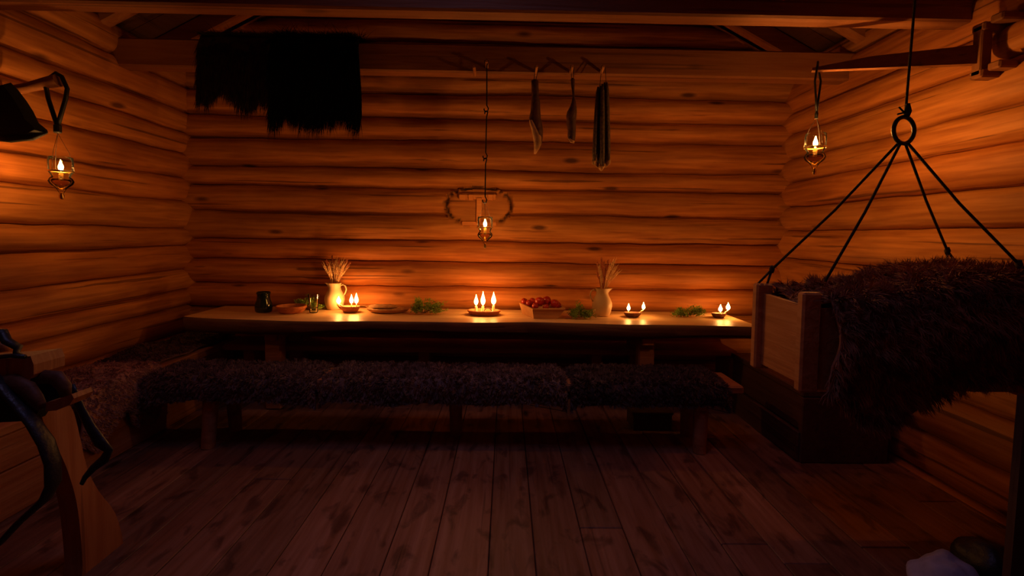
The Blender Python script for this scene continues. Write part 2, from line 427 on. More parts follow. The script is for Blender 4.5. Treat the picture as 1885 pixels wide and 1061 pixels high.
# ------------------------------------------------------------------ fur
def surface_samples(P, rng, n):
    """P: (nv,nu,3) array; returns points and normals sampled by area"""
    A = P[:-1, :-1]; B = P[:-1, 1:]; C = P[1:, 1:]; D = P[1:, :-1]
    nr = np.cross(B-A, D-A); ar = np.linalg.norm(nr, axis=2); pr = (ar/ar.sum()).ravel()
    idx = rng.choice(len(pr), n, p=pr); u = rng.random((n, 1)); v = rng.random((n, 1))
    a, b, c, d = [q.reshape(-1, 3)[idx] for q in (A, B, C, D)]
    pt = a*(1-u)*(1-v)+b*u*(1-v)+c*u*v+d*(1-u)*v
    nn = nr.reshape(-1, 3)[idx]; nn /= np.linalg.norm(nn, axis=1, keepdims=True)+1e-12
    return pt, nn
def fur_object(name, mat, fn, nu, nv, th, n, length, width, droop=.6, comb=(0, 0, -1), combw=.0, clump=.03, clumpw=.6, jitter=.5, seed=0, parent=None, lenfn=None, segs=3, skip=None):
    """hide: a closed skin slab with n tapered locks growing out of its outer face"""
    rng = np.random.default_rng(seed)
    P = np.array([[tuple(fn(i/(nu-1), j/(nv-1))) for i in range(nu)] for j in range(nv)])
    mb = MB(); mb.slab(fn, nu, nv, th)
    pt, nn = surface_samples(P, rng, n)
    L = length*rng.uniform(.55, 1.25, (n, 1))
    if lenfn is not None: L *= np.array([[lenfn(*p)] for p in pt])
    # clumps: pull lock tips to shared centres
    nc = max(8, int(n/22)); ci = rng.choice(n, nc, replace=False); cp = pt[ci]; cdir = rng.normal(0, 1, (nc, 3))*jitter
    cell = {}
    inv = 1/clump
    for k in range(nc): cell.setdefault(tuple((cp[k]*inv).astype(int)), []).append(k)
    near = np.zeros(n, int)
    for k in range(n):
        key = (pt[k]*inv).astype(int); best = 1e9; bi = 0
        for dx in (-1, 0, 1):
            for dy in (-1, 0, 1):
                for dz in (-1, 0, 1):
                    for q in cell.get((key[0]+dx, key[1]+dy, key[2]+dz), ()):
                        dd = ((cp[q]-pt[k])**2).sum()
                        if dd < best: best = dd; bi = q
        near[k] = bi if best < 1e8 else ci.searchsorted(0)
    dirv = nn + cdir[near] + np.array(comb)*combw + rng.normal(0, .18, (n, 3))
    dirv /= np.linalg.norm(dirv, axis=1, keepdims=True)
    pts = [pt - nn*.002]; cur = pt.copy(); d = dirv.copy()
    for s in range(segs):
        d = d + np.array([0, 0, -droop/segs])*1.2 + rng.normal(0, .10, (n, 3)); d /= np.linalg.norm(d, axis=1, keepdims=True)
        # keep locks above the skin
        dp = (d*nn).sum(1, keepdims=True); d = np.where(dp < .05, d+nn*(.05-dp), d); d /= np.linalg.norm(d, axis=1, keepdims=True)
        cur = cur + d*L/segs
        tgt = cp[near] + (cur-pt); cur2 = cur + (tgt-cur)*clumpw*((s+1)/segs)*.6
        pts.append(cur2)
    view = np.array([0.0, -1.0, .3]) + rng.normal(0, .5, (n, 3))
    sd = np.cross(dirv, view); sd /= np.linalg.norm(sd, axis=1, keepdims=True)+1e-9
    ws = [1, .9, .6, 0][:segs+1] if segs == 3 else [1-(i/segs)**1.5 for i in range(segs+1)]
    allv = []
    for s in range(segs+1):
        if s == segs: allv.append(pts[s])
        else:
            allv.append(pts[s]-sd*width*ws[s]/2); allv.append(pts[s]+sd*width*ws[s]/2)
    V = np.stack(allv, 1)  # n, 2*segs+1, 3
    m_ = V.shape[1]; b0 = len(mb.v); base = b0+np.arange(n)*m_
    mb.v += [tuple(x) for x in V.reshape(-1, 3)]
    fs = []
    for s in range(segs-1):
        fs += list(zip(base+2*s, base+2*s+1, base+2*s+3, base+2*s+2))
    fs += list(zip(base+2*(segs-1), base+2*(segs-1)+1, base+m_-1))
    mb.f += [tuple(int(q) for q in f) for f in fs]
    return mb.build(name, mat, parent, smooth=175)

# ------------------------------------------------------------------ table
TT = .75
table = thing('long_table', (-.33, 4.15, 0), 'long rustic plank table with wavy live edge along the back log wall', 'table')
def tfront(x): return 3.80+.03*math.sin(x*1.7+1)+.018*math.sin(x*5.1)+.012*noise.noise(Vector((x*3, 0, 0)))+(.14*((-2.1-x)/.55)**2 if x < -2.1 else 0)
nx = 90; x0, x1 = -2.56, 2.0
rows = []; edge_rows = []
for i in range(nx):
    x = x0+(x1-x0)*i/(nx-1); yf = tfront(x); yb = 4.47
    th = .105+.02*math.sin(x*2.1)+.02*noise.noise(Vector((x*1.3, 4, 2)))
    rows.append([(x, yb, TT), (x, yf+.006, TT), (x, yf+.006, TT-.05), (x, yb, TT-.05)])
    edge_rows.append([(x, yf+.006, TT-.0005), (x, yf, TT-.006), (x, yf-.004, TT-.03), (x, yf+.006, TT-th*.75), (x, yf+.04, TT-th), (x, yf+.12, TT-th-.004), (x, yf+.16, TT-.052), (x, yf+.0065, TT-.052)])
def strip(rows, m8):
    mb = MB(); fs = []
    for i in range(len(rows)-1):
        for k in range(m8): fs.append((i*m8+k, (i+1)*m8+k, (i+1)*m8+(k+1) % m8, i*m8+(k+1) % m8))
    fs.append(tuple(range(m8))); fs.append(tuple((len(rows)-1)*m8+k for k in range(m8))[::-1])
    mb.add([p for r in rows for p in r], fs); return mb
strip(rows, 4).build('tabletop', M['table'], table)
strip(edge_rows, 8).build('shaded_live_edge', M['shaded_edgew'], table, smooth=40)  # wavy edge strip; its dark colour holds the painted front shade
for xc in (-1.86, 1.15):
    for yy, dx in ((3.95, 0), (4.33, .03)):
        q = MB(); q.beam((xc+dx, yy, 0), (xc+dx*.4, yy, .665), .10, .13, up=(1, 0, 0), bev=.012); q.build('leg', M['bench'], table)
    q = MB(); q.box((xc, 4.15, .60), (.10, .58, .07), bev=.01); q.build('crossbar', M['benchY'], table)
q = MB(); q.box((-.35, 4.15, .22), (3.0, .05, .10), bev=.01); q.build('stretcher', M['bench'], table)

# ------------------------------------------------------------------ benches
def bench_front(name, X0, X1, Y0, Y1, top, label, boards, horizontal, cover):
    t = thing(name, ((X0+X1)/2, (Y0+Y1)/2, 0), label, 'bench'); return t
wb = thing('plank_bench', (-.2, 4.3, 0), 'low plank bench along the back wall, behind the long table', 'bench')
q = MB(); q.box((-.2, 4.30, .45), (4.4, .36, .05), bev=.01); q.build('seat', M['bench'], wb)
for x in (-2.2, -.7, .8, 2.0):
    q = MB(); q.box((x, 4.32, .2125), (.09, .28, .425), bev=.008); q.build('leg', M['bench'], wb)
lb = thing('side_bench', (-2.68, 3.1, 0), 'closed-front wooden bench along the left wall, under two animal hides', 'bench')
q = MB(); q.box((-2.655, 2.55, .445), (.43, 1.7, .05), bev=.008); q.build('seat', M['benchY'], lb)
q = MB(); q.box((-2.635, 3.93, .452), (.47, 1.04, .06), bev=.008); q.build('seat_plank', M['benchY'], lb)
for z0, z1 in ((0.0, .238), (.244, .418)):
    q = MB(); q.box((-2.465, 3.05, (z0+z1)/2), (.04, 2.7, z1-z0), bev=.006); q.build('front_board', M['logYb'] if 'logYb' in M else M['benchY'], lb)
q = MB(); q.box((-2.66, 1.72, .21), (.40, .04, .415), bev=.006); q.build('end_panel', M['bench'], lb)
rb = thing('side_bench', (2.2, 3.8, 0), 'dark boxed wooden bench against the right wall, beneath and behind the cradle', 'bench')
q = MB(); q.box((2.22, 3.56, .455), (.62, 1.0, .045), bev=.008); q.build('seat', M['oldbench'], rb)
q = MB(); q.box((1.94, 3.56, .32), (.04, .96, .225), bev=.006); q.build('front_board', M['oldbench'], rb)
q = MB(); q.box((1.925, 3.56, .10), (.05, .97, .20), bev=.006); q.build('front_board', M['oldbench'], rb)
q = MB(); q.box((2.20, 3.08, .2155), (.57, .04, .43), bev=.006); q.build('end_panel', M['oldbench'], rb)
# front bench
fb = thing('bench', (-.38, 3.36, 0), 'long low wooden bench with woolly sheepskins, in front of the table', 'bench')
q = MB(); q.box((-.38, 3.36, .43), (3.96, .34, .055), bev=.01); q.build('seat', M['bench'], fb)
for px in (385, 830, 1292):
    xx = atY(px, 800, 3.2).x
    for yy, s in (((3.235, 1), (3.47, -1)) if px != 830 else ((3.44, -1),)):
        q = MB(); q.tube([(xx-.01*s, yy-.03*s, 0), (xx, yy, .41)], [.044, .05], 10); q.build('leg', M['bench'], fb, smooth=40)
stx = atY(1197, 780, 3.62).x
st = thing('footstool', (stx, 3.66, 0), 'low dark block-shaped footstool on the floor behind the front bench', 'stool')
q = MB(); q.box((stx, 3.66, .128), (.31, .20, .024), bev=.005); q.build('top', M['darkwood'], st)
for dy in (-.085, .085):
    q = MB(); q.box((stx, 3.66+dy, .058), (.29, .02, .115), bev=.003); q.build('side_panel', M['darkwood'], st)
for dx in (-.135, .135):
    q = MB(); q.box((stx+dx, 3.66, .058), (.02, .15, .115), bev=.003); q.build('leg', M['darkwood'], st)

# ------------------------------------------------------------------ bench sheepskins
def bench_skin(xa, xb, seed, mat, name, label, drop=.165):
    def fn(u, v):
        x = xa+(xb-xa)*u; e = noise.noise(Vector((x*2.2, seed, v*2)))*.012
        ed = min(u, 1-u)*(xb-xa); rnd = max(0, .05-ed)/.05
        # v: from the back, over the seat, down the front
        hump = .020*noise.noise(Vector((x*3.0, v*3, seed+3)))
        if v < .62:
            y = 3.55-(3.55-3.19)*(v/.62); z = .487+hump-rnd*.045
        else:
            t = (v-.62)/.38; dl = drop*(1+.18*noise.noise(Vector((x*3.3, seed, 8))))
            y = 3.19-.045*math.sin(min(1, t*2)*math.pi/2)+.02*t; z = .487+hump*(1-t)-rnd*.045-dl*t**1.15
        return Vector((x, y+e, z))
    o = fur_object(name, mat, lambda u, v: fn(1-u, v), 60, 26, .012, 34000, .026, .0046, droop=.4, comb=(0, -.4, -.4), combw=.2, clump=.022, clumpw=.9, jitter=.5, seed=seed)
    tag(o, label, 'sheepskin', 'sheepskins on the front bench'); return o
bench_skin(-2.37, -1.235, 11, M['wool'], 'sheepskin', 'curly grey sheepskin over the left end of the front bench')
bench_skin(-1.215, .42, 12, M['wool'], 'sheepskin', 'brownish woolly sheepskin over the middle of the front bench, edge lit by candles')
bench_skin(.44, 1.50, 13, M['wooldk'], 'sheepskin', 'dark woolly sheepskin over the right end of the front bench')

# hides on the left bench
def hide_far(u, v):
    y = 3.42+1.0*u; x = -2.86+.42*v
    e = .03*noise.noise(Vector((u*5, v*4, 1)))
    z = .505+.02*noise.noise(Vector((u*4, v*3, 2)))+.05*math.exp(-((u-.28)/.2)**2-((v-.35)/.3)**2)
    if v < .02: x += .0
    return Vector((x+e*(v > .9), y+.05*noise.noise(Vector((v*4, 2, 2))), z))
o = fur_object('hide', M['hided'], lambda u, v: hide_far(1-u, v), 30, 20, .012, 9000, .022, .004, droop=.3, comb=(0, -1, 0), combw=.8, clump=.03, clumpw=.4, seed=21)
tag(o, 'dark rumpled animal hide lying on the far part of the left bench', 'hide', 'hides on the left bench')
def hide_near(u, v):
    y = 2.74+.66*u; w = 1.0+.16*math.sin(u*9)+.25*noise.noise(Vector((u*4, 0, 7)))
    s = v*.80*w
    if s < .42: x = -2.84+s; z = .50+.03*noise.noise(Vector((u*5, v*4, 9)))+.015
    else:
        t = s-.42; x = -2.42+.02+.03*math.sin(t*9); z = .50-t*.85+.01
    return Vector((x, y+.03*noise.noise(Vector((v*5, 3, 3)))*(1 if u > .1 else 0), z))
o = fur_object('hide', M['hidep'], lambda u, v: hide_near(1-u, v), 34, 34, .012, 14000, .020, .004, droop=.3, comb=(.5, 0, -.5), combw=.9, clump=.03, clumpw=.4, seed=22)
tag(o, 'pale brown hide hanging over the front edge of the left bench, behind the saddle', 'hide', 'hides on the left bench')

# ------------------------------------------------------------------ furs over the rear beam
def beam_fur(name, mat, pxa, pxb, ytop, ybot, label, n, hair, seed, ragged=.07):
    a = atY(pxa, (ytop+ybot)/2, 3.66); b = atY(pxb, (ytop+ybot)/2, 3.66); zt = 2.872; zb = atY((pxa+pxb)/2, ybot, 3.66).z
    drop = zt-zb-hair*.75
    def fn(u, v):
        x = b.x+(a.x-b.x)*u; x += (.03*math.sin(v*3+u*5))*v+.05*(.5-u)*v*v
        L = v*(.26+drop)
        dr = ragged*noise.noise(Vector((x*6, seed, 1)))*2*v
        if L < .10: return Vector((x, 3.875, zt-.06+L*.6))
        if L < .26: t = (L-.10)/.16; return Vector((x, 3.875-t*.175, zt+.012*math.sin(t*math.pi)))
        t = (L-.26)/drop
        return Vector((x+.03*(u-.5)*-t, 3.70-.045*math.sin(min(1, t*3)*math.pi/2)+.02*math.sin(u*11)*t, zt-t*drop+dr))
    o = fur_object(name, mat, fn, 24, 26, -.012, n, hair, .0042, droop=1.4, comb=(0, -.1, -1), combw=2.2, clump=.035, clumpw=.5, jitter=.15, seed=seed, segs=4)
    return tag(o, label, 'fur')
beam_fur('goat_fur', M['furblack'], 500, 655, 72, 246, 'shaggy black long-haired pelt hanging over the rear ceiling beam', 22000, .17, 31)
beam_fur('goat_fur', M['furdkbr'], 368, 490, 76, 205, 'dark brown shaggy pelt on the rear ceiling beam, left of the black one', 14000, .13, 32, .08)

# ------------------------------------------------------------------ cradle
cx0, cx1, cy0, cy1, cz0, cz1 = 1.30, 2.32, 2.10, 2.50, .79, 1.19
cr = thing('hanging_cradle', ((cx0+cx1)/2, (cy0+cy1)/2, cz0), 'wooden box cradle hung on ropes beside the right wall', 'cradle')
for (x, y, zt_, zb_) in ((cx0, cy0+.01, 1.215, .775), (cx0, cy1, 1.215, .775), (cx1, cy0+.01, 1.215, .775), (cx1, cy1, 1.215, .775)):
    q = MB(); sx = 1 if x == cx0 else -1
    q.box((x+.03*sx, y, (zt_+zb_)/2), (.085, .05, zt_-zb_), bev=.009); q.build('post', M['cradle'], cr)
for x in (cx0+.035, cx1-.035):
    q = MB(); q.prism([(x-.012, cy0+.03, .80), (x-.012, cy1-.02, .80), (x-.012, cy1-.02, 1.165), (x-.012, cy0+.03, 1.145)], (.024, 0, 0)); q.build('end_panel', M['cradle'], cr)
for y in (cy0+.01, cy1):
    q = MB(); q.box(((cx0+cx1)/2, y, .965), (cx1-cx0-.10, .024, .36), bev=.004); q.build('side_panel', M['cradle'], cr)
q = MB(); q.box(((cx0+cx1)/2, (cy0+cy1)/2, .80), (cx1-cx0-.1, cy1-cy0-.06, .022)); q.build('bottom_board', M['cradle'], cr)
q = MB(); q.slab(lambda u, v: Vector((cx0+.065+u*(cx1-cx0-.13), cy0+.03+v*(cy1-cy0-.05), 1.125+.03*math.sin(v*math.pi)+.02*noise.noise(Vector((u*6, v*4, 2))))), 20, 14, .06); q.build('bedding', M['hided'], cr, smooth=175)
def skin(u, v):
    x = cx0+.085+(1.05)*u
    nz = noise.noise(Vector((x*4, v*4, 1)))
    zt = 1.205+.08*(.5+.5*math.tanh((x-1.72)*6))+.02*nz-.02*math.exp(-((x-1.72)/.14)**2)
    s = v
    if s < .5:
        y = cy1+.015-(cy1-cy0+.08)*(s/.5); z = zt+(.035*min(1, max(0, (x-1.45)/.3))-.05*max(0, 1-(x-cx0-.085)/.12))*math.sin(s/.5*math.pi)-(.055 if s < .04 else 0)
    else:
        t = (s-.5)/.5
        d = .47+.07*math.exp(-((x-1.60)/.16)**2)-.03*math.tanh((x-1.9)*8)-.07*math.exp(-((x-1.40)/.10)**2)
        y = cy0-.065-.06*math.sin(min(1, t*1.4)*math.pi)*.9-.03*nz; z = zt-d*t**1.05
    return Vector((x, y, z))
o = fur_object('sheepskin', M['furbrown'], lambda u, v: skin(1-u, v), 60, 50, .012, 52000, .062, .0050, droop=.9, comb=(0, -.2, -.5), combw=.5, clump=.035, clumpw=.9, jitter=.75, seed=41, segs=4)
tag(o, 'shaggy dark brown sheepskin draped over the hanging cradle', 'sheepskin')
# ropes
ring_c = atY(1664, 240, 2.28)
hang = thing('rope_ring', ring_c, 'dark ring wound with leather, where the cradle ropes meet', 'ring')
q = MB(); rr = .058
q.tube([ring_c+Vector((rr*math.sin(a), .012*math.sin(a), rr*1.05*math.cos(a))) for a in [2*math.pi*k/32 for k in range(33)]], .0095, 10, cap=False); q.build('ring', M['leather'], hang, smooth=175)
top = ring_c+Vector((.035, .02, 1.55))
q = MB(); up = thing('rope', ring_c+Vector((0, 0, .06)), 'single dark rope running up from the cradle ring past the front beam', 'rope', 'cradle ropes')
q.tube([ring_c+Vector((0, 0, .055)), ring_c+Vector((.004, 0, .12)), Vector((ring_c.x+.02, ring_c.y, 2.6)), Vector((ring_c.x+.03, ring_c.y+.0, roofz(ring_c.x+.03)+.03))], .0055, 8); q.build('cord', M['rope'], up, smooth=175)
q = MB(); q.tube([ring_c+Vector((.0, -.01, .06)), ring_c+Vector((.003, -.012, .085)), ring_c+Vector((.004, -.01, .12))], [.012, .016, .008], 8)
q.tube([ring_c+Vector((0, -.01, .085)), ring_c+Vector((-.02, -.015, .082)), ring_c+Vector((-.045, -.02, .10))], .004, 6)
q.tube([ring_c+Vector((0, -.01, .08)), ring_c+Vector((-.025, -.015, .075)), ring_c+Vector((-.05, -.02, .068))], .004, 6); q.build('knot', M['rope'], up, smooth=175)
rb0 = ring_c+Vector((0, 0, -rr*1.05))
for (px, py, Y, posts, lab) in ((1421, 496, cy1, ((1396, 522), (1411, 527)), 'leftmost cradle rope, knotted above the far left post'), (1519, 518, cy0+.06, (), 'second cradle rope from the left, vanishing into the sheepskin'),
                               (1744, 462, cy1, ((1742, 500), (1772, 500)), 'third cradle rope from the left, with a forked knot above the fur'), (1876, 487, cy0+.02, ((1900, 505), (1886, 515)), 'rightmost cradle rope, reaching the edge of the photo')):
    k = atY(px, py, Y); rp = thing('rope', k, lab, 'rope', 'cradle ropes')
    q = MB(); q.tube([rb0+Vector(((k.x-rb0.x)*.04, (k.y-rb0.y)*.04, 0)), (rb0+k)/2+Vector((0, 0, -.006)), k], .0062, 8); q.build('cord', M['rope'], rp, smooth=175)
    if posts:
        q = MB(); q.tube([k+Vector((0, 0, .02)), k, k+Vector((0, 0, -.02))], [.007, .014, .008], 8); q.build('knot', M['rope'], rp, smooth=175)
        for (ax, ay) in posts:
            e = atY(ax, ay, Y); q = MB(); q.tube([k, e, e+Vector((0, 0, -.03))], .006, 8); q.build('tie', M['rope'], rp, smooth=175)

# ------------------------------------------------------------------ flames and lamps
def flame_mb(c, h, r):
    q = MB(); prof = [(r*.25, 0), (r*.75, h*.12), (r, h*.28), (r*.92, h*.42), (r*.62, h*.6), (r*.3, h*.78), (r*.1, h*.93), (.0004, h)]
    q.lathe(prof, c, 14); return q
def add_flame(parent, p, h, r, mat):
    q = MB(); q.tube([p+Vector((0, 0, -.012)), p+Vector((0, 0, .006))], .0018, 6); w = q.build('wick', M['wick'], parent)
    flame_mb(p+Vector((0, 0, .002)), h, r).build('flame', mat, parent, smooth=175)
# hanging glass oil lamps
def glass_lamp(flame_pt, label, sc_=1.0, wires_top=None, fm='lflame'):
    S = sc_; f = Vector(flame_pt); base = f+Vector((0, 0, -.165*S))
    t = thing('glass_oil_lamp', base, label, 'lamp', 'hanging glass oil lamps')
    # hollow bowl: wide top cup, round belly, pointed foot with knob
    outer = [(.004, 0), (.011, .004), (.013, .014), (.009, .024), (.013, .034), (.018, .046), (.026, .058), (.050, .078), (.058, .096), (.052, .112), (.042, .122), (.046, .134), (.056, .150), (.058, .205), (.056, .232)]
    prof = [(r*S, z*S) for r, z in outer]; inner = [(max(.002, (r-.0028)*S), (z+.002)*S) for r, z in outer[5:]][::-1]
    q = MB(); q.lathe(prof+inner, base, 32); q.build('glass_bowl', M['glassg'], t, smooth=175)
    q = MB(); q.lathe([(r*S, z*S) for r, z in ((.012, .050), (.022, .060), (.045, .080), (.052, .096), (.047, .108), (.001, .108))], base, 28); q.build('oil', M['oil'], t, smooth=175)
    q = MB(); q.lathe([(r*S, z*S) for r, z in ((.003, -.006), (.010, -.002), (.012, .012), (.008, .024), (.011, .030), (.003, .034))], base, 16); q.build('foot_knob', M['brass'], t, smooth=175)
    q = MB(); q.lathe([(.058*S, .148*S), (.0600*S, .150*S), (.0600*S, .156*S), (.058*S, .158*S)], base, 32, closed=True); q.build('rim_band', M['brass'], t, smooth=175)
    q = MB(); q.lathe([(r*S, z*S) for r, z in ((.010, .100), (.012, .135), (.007, .148), (.004, .158))], base, 12); q.build('wick_holder', M['brass'], t, smooth=175)
    add_flame(t, f+Vector((0, 0, -.008)), .060*S, .0125*S, M[fm])
    if wires_top is not None:
        for k in range(3):
            a = 2*math.pi*k/3+.6; e = base+Vector((.060*S*math.cos(a), .060*S*math.sin(a), .155*S)); m_ = e.lerp(Vector(wires_top), .5)+Vector((math.cos(a)*.012, math.sin(a)*.012, 0))
            q = MB(); q.tube([e, m_, Vector(wires_top)], .0011, 5); q.build('wire', M['iron'], t)
    return t
# centre lamp with three hooked rods
rodY = 3.645
pk = pegs['lamp']
n1 = atY(895.5, 203, rodY); n2 = atY(893.5, 290, rodY); n3 = atY(892.5, 371, rodY)
def hook_rod(a, b, label, eye=True):
    t = thing('hook_rod', b, label, 'hook', 'iron hook rods of the centre lamp'); q = MB()
    q.tube([a+Vector((-.012, -.0, -.02)), a+Vector((-.012, 0, -.004)), a+Vector((0, 0, .004)), a+Vector((.010, 0, -.006)), a+Vector((.002, 0, -.04)), b+Vector((.002, 0, .035)), b+Vector((.014, 0, .012)), b+Vector((.008, 0, -.010)), b+Vector((-.006, 0, -.012)), b+Vector((-.018, 0, .002)), b+Vector((-.016, 0, .012))], .0046, 8)
    q.build('rod', M['iron'], t, smooth=175)
hook_rod(pk+Vector((0, 0, .004)), n1, 'topmost of the three thin iron hook rods, hung on a beam peg')
hook_rod(n1+Vector((0, 0, -.008)), n2, 'middle one of the three iron hook rods above the centre lamp')
hook_rod(n2+Vector((0, 0, -.008)), n3, 'lowest of the three iron hook rods, holding the centre glass lamp')
glass_lamp(atY(893, 416, rodY), 'small glass oil lamp hanging in the centre before the window hatch', .98, n3+Vector((0, 0, -.012)), 'lflame_mid')
# right lamp on a swinging wooden arm
armY = 2.9
RLt = atY(1505, 128, armY)
RL = atY(1501, 268, armY)
glass_lamp(RL, 'glass oil lamp hanging at the right, near the corner, under a wooden arm', 1.0, atY(1503, 216, armY))
t = thing('leather_strap', atY(1503, 212, armY), 'narrow black strap loop holding the right glass lamp', 'strap', 'lamp straps')
kn = atY(1503, 212, armY)
q = MB(); q.tube([kn, kn+Vector((-.008, 0, .10)), atY(1500, 150, armY), RLt+Vector((-.012, -.02, .035)), RLt+Vector((.0, 0, .045)), RLt+Vector((.012, .02, .03)), atY(1511, 150, armY+.02), kn+Vector((.01, .004, .10)), kn], .0062, 8); q.build('loop', M['leather'], t, smooth=175)
q = MB(); q.tube([kn+Vector((0, 0, .012)), kn+Vector((0, 0, -.02))], .010, 8); q.build('knot', M['leather'], t)
arm_w = atX(1797, 99, 2.46)
br = thing('swing_bracket', (2.50, arm_w.y, arm_w.z-.2), 'wooden swinging arm bracket mounted on the right log wall', 'bracket')
q = MB(); aa = Vector(RLt); aw = Vector((2.49, arm_w.y, arm_w.z)); 
d = (aw-aa).normalized(); nrm = d.cross(Vector((0, 0, 1))).normalized()
aw = aw+nrm*0
P = [aa+d*-.03+Vector((0, 0, .008)), aa+d*-.03+Vector((0, 0, -.008)), aw+Vector((0, 0, -.055)), aw+Vector((0, 0, .045)), aa.lerp(aw, .35)+Vector((0, 0, .04))]
q.prism([p-nrm*.02 for p in P], nrm*.04); q.build('arm', M['beam'], br)
pa = atX(1810, 52, 2.49); pb = atX(1797, 140, 2.49)
q = MB(); q.box((2.49, arm_w.y, (pa.z+pb.z)/2), (.06, .055, (pa.z-pb.z)+.02), bev=.006); q.build('upright', M['beam'], br)
for zc in (pa.z, pb.z):
    q = MB(); q.box((2.535, arm_w.y, zc), (.15, .075, .045), bev=.008); q.build('socket_block', M['beam'], br)
    q = MB(); q.box((2.545, arm_w.y-.085, zc+.02), (.15, .07, .04), bev=.008); q.build('wedge', M['beam'], br)
# left lamp, strap, peg, hat
pY = 2.85
pt_ = atY(104, 152, pY); LF = atY(112, 312, pY)
pgl = atX(14, 178, -2.90)
t = thing('wall_peg', (-2.93, pgl.y, pgl.z), 'thick round wooden peg slanting out of the left wall, holding the lamp strap and hat', 'peg')
q = MB(); e0 = Vector((-2.95, pY, atY(20, 178, pY).z)); e1 = Vector(pt_)+Vector((.012, 0, .012))
q.tube([e0, e0.lerp(e1, .6), e0.lerp(e1, .86), e1], [.030, .027, .033, .035], 14); q.build('shaft', M['beam'], t, smooth=50)
kn = atY(106, 234, pY)
t = thing('leather_strap', kn, 'wide black leather strap looped over the wall peg at the far left', 'strap', 'lamp straps')
q = MB(); tp = Vector(pt_)
q.tube([kn, kn+Vector((-.018, 0, .06)), kn+Vector((-.048, 0, .16)), kn+Vector((-.052, -.01, .24)), tp+Vector((-.030, 0, .030)), tp+Vector((.0, 0, .052)), tp+Vector((.030, 0, .035)), kn+Vector((.052, .01, .22)), kn+Vector((.050, 0, .16)), kn+Vector((.018, 0, .06)), kn], .0115, 8, flat=1.0); q.build('loop', M['leather'], t, smooth=175)
q = MB(); q.box(kn+Vector((0, -.0, -.01)), (.034, .03, .05), bev=.006); q.build('clasp', M['leather'], t)
glass_lamp(LF, 'glass oil lamp hanging from a broad black strap by the left wall', 1.0, kn+Vector((0, 0, -.035)), 'lflame_low')
# hat / cloth
t = thing('felt_hat', atY(30, 255, 2.75), 'black felt hat hanging from the wall peg at the left edge', 'hat')
pts = [(-30, 165), (20, 152), (40, 178), (54, 200), (66, 225), (84, 240), (86, 246), (70, 254), (34, 256), (20, 260), (-30, 250)]
q = MB(); P = [atY(x, y, 2.76) for x, y in pts]
c = sum(P, Vector())/len(P); fr = [c+(p-c)*.86+Vector((0, -.05, 0)) for p in P]; bk = [c+(p-c)*.86+Vector((0, .03, 0)) for p in P]; n = len(P)
q.add(fr+P+bk, [tuple(range(n)), tuple(range(2*n, 3*n))[::-1]]+[(i, n+i, n+(i+1) % n, (i+1) % n) for i in range(n)]+[(n+i, 2*n+i, 2*n+(i+1) % n, n+(i+1) % n) for i in range(n)])
q.build('crown', M['blackcloth'], t, smooth=60)
q = MB(); q.tube([atY(-30, 252, 2.74), atY(20, 256, 2.72), atY(60, 252, 2.74), atY(85, 243, 2.76)], [.016, .02, .02, .012], 8); q.build('brim', M['blackcloth'], t, smooth=175)

# ------------------------------------------------------------------ dried meat on the pegs
def hang_meat(key, outline, mat, label, name, dep=.035, cord=True, tip=None):
    pg = pegs[key]; Y = 3.60
    L = [atY(a, y, Y) for (y, a, b) in outline]; Rr = [atY(b, y, Y) for (y, a, b) in outline]
    t = thing(name, (pg.x, Y, L[-1].z), label, 'dried meat', 'meat drying on the rear beam')
    q = MB(); n = 14; vs = []; fs = []
    for k, (l, r) in enumerate(zip(L, Rr)):
        c = (l+r)/2; hw_ = (r.x-l.x)/2
        for i in range(n):
            a = 2*math.pi*i/n; w = 1+.14*noise.noise(Vector((math.cos(a)*2, math.sin(a)*2, k*.7)))
            vs.append((c.x+hw_*math.cos(a)*w, Y+min(dep, hw_*1.1)*math.sin(a)*w, c.z))
    for k in range(len(L)-1):
        for i in range(n): fs.append((k*n+i, k*n+(i+1) % n, (k+1)*n+(i+1) % n, (k+1)*n+i))
    fs.append(tuple(range(n))); fs.append(tuple((len(L)-1)*n+i for i in range(n)))
    q.add(vs, fs); q.build('meat', mat, t, smooth=60)
    tp = (L[0]+Rr[0])/2
    q = MB(); q.tube([tp+Vector((-.006, 0, -.012)), pg+Vector((-.012, 0, -.005)), pg+Vector((0, 0, .006)), pg+Vector((.012, 0, -.005)), tp+Vector((.006, 0, -.012))], .0025, 6); q.build('string', M['rope'], t)
    return t, L, Rr
mt, L_, R_ = hang_meat('meat', [(147, 981, 988), (149, 978, 991), (160, 978, 992), (178, 979, 992), (190, 978, 994), (205, 976, 995), (218, 974, 996), (226, 975, 998), (240, 979, 999.5), (252, 981, 999), (264, 983, 998), (274, 983.5, 994), (282, 984, 986.5)], M['meat'], 'largest of the hanging dried meats, a leg with a pale fatty lower end', 'dried_meat_joint')
fo = [(221, 974.5, 981), (228, 975, 985), (240, 979, 991), (252, 981, 997), (264, 983, 997), (274, 983, 993), (283, 983, 986.5)]
q = MB(); n = 12; vs = []; fs = []
for k, (y, a, b) in enumerate(fo):
    l = atY(a, y, 3.575); r = atY(b, y, 3.575); c = (l+r)/2; hw_ = (r.x-l.x)/2
    for i in range(n): an = 2*math.pi*i/n; vs.append((c.x+hw_*math.cos(an), 3.583+min(.026, hw_)*math.sin(an), c.z))
for k in range(len(fo)-1):
    for i in range(n): fs.append((k*n+i, k*n+(i+1) % n, (k+1)*n+(i+1) % n, (k+1)*n+i))
fs.append(tuple(range(n))); fs.append(tuple((len(fo)-1)*n+i for i in range(n))); q.add(vs, fs); tag(q.build('fat', M['fat'], mt, smooth=60), 'pale dried fat', None)
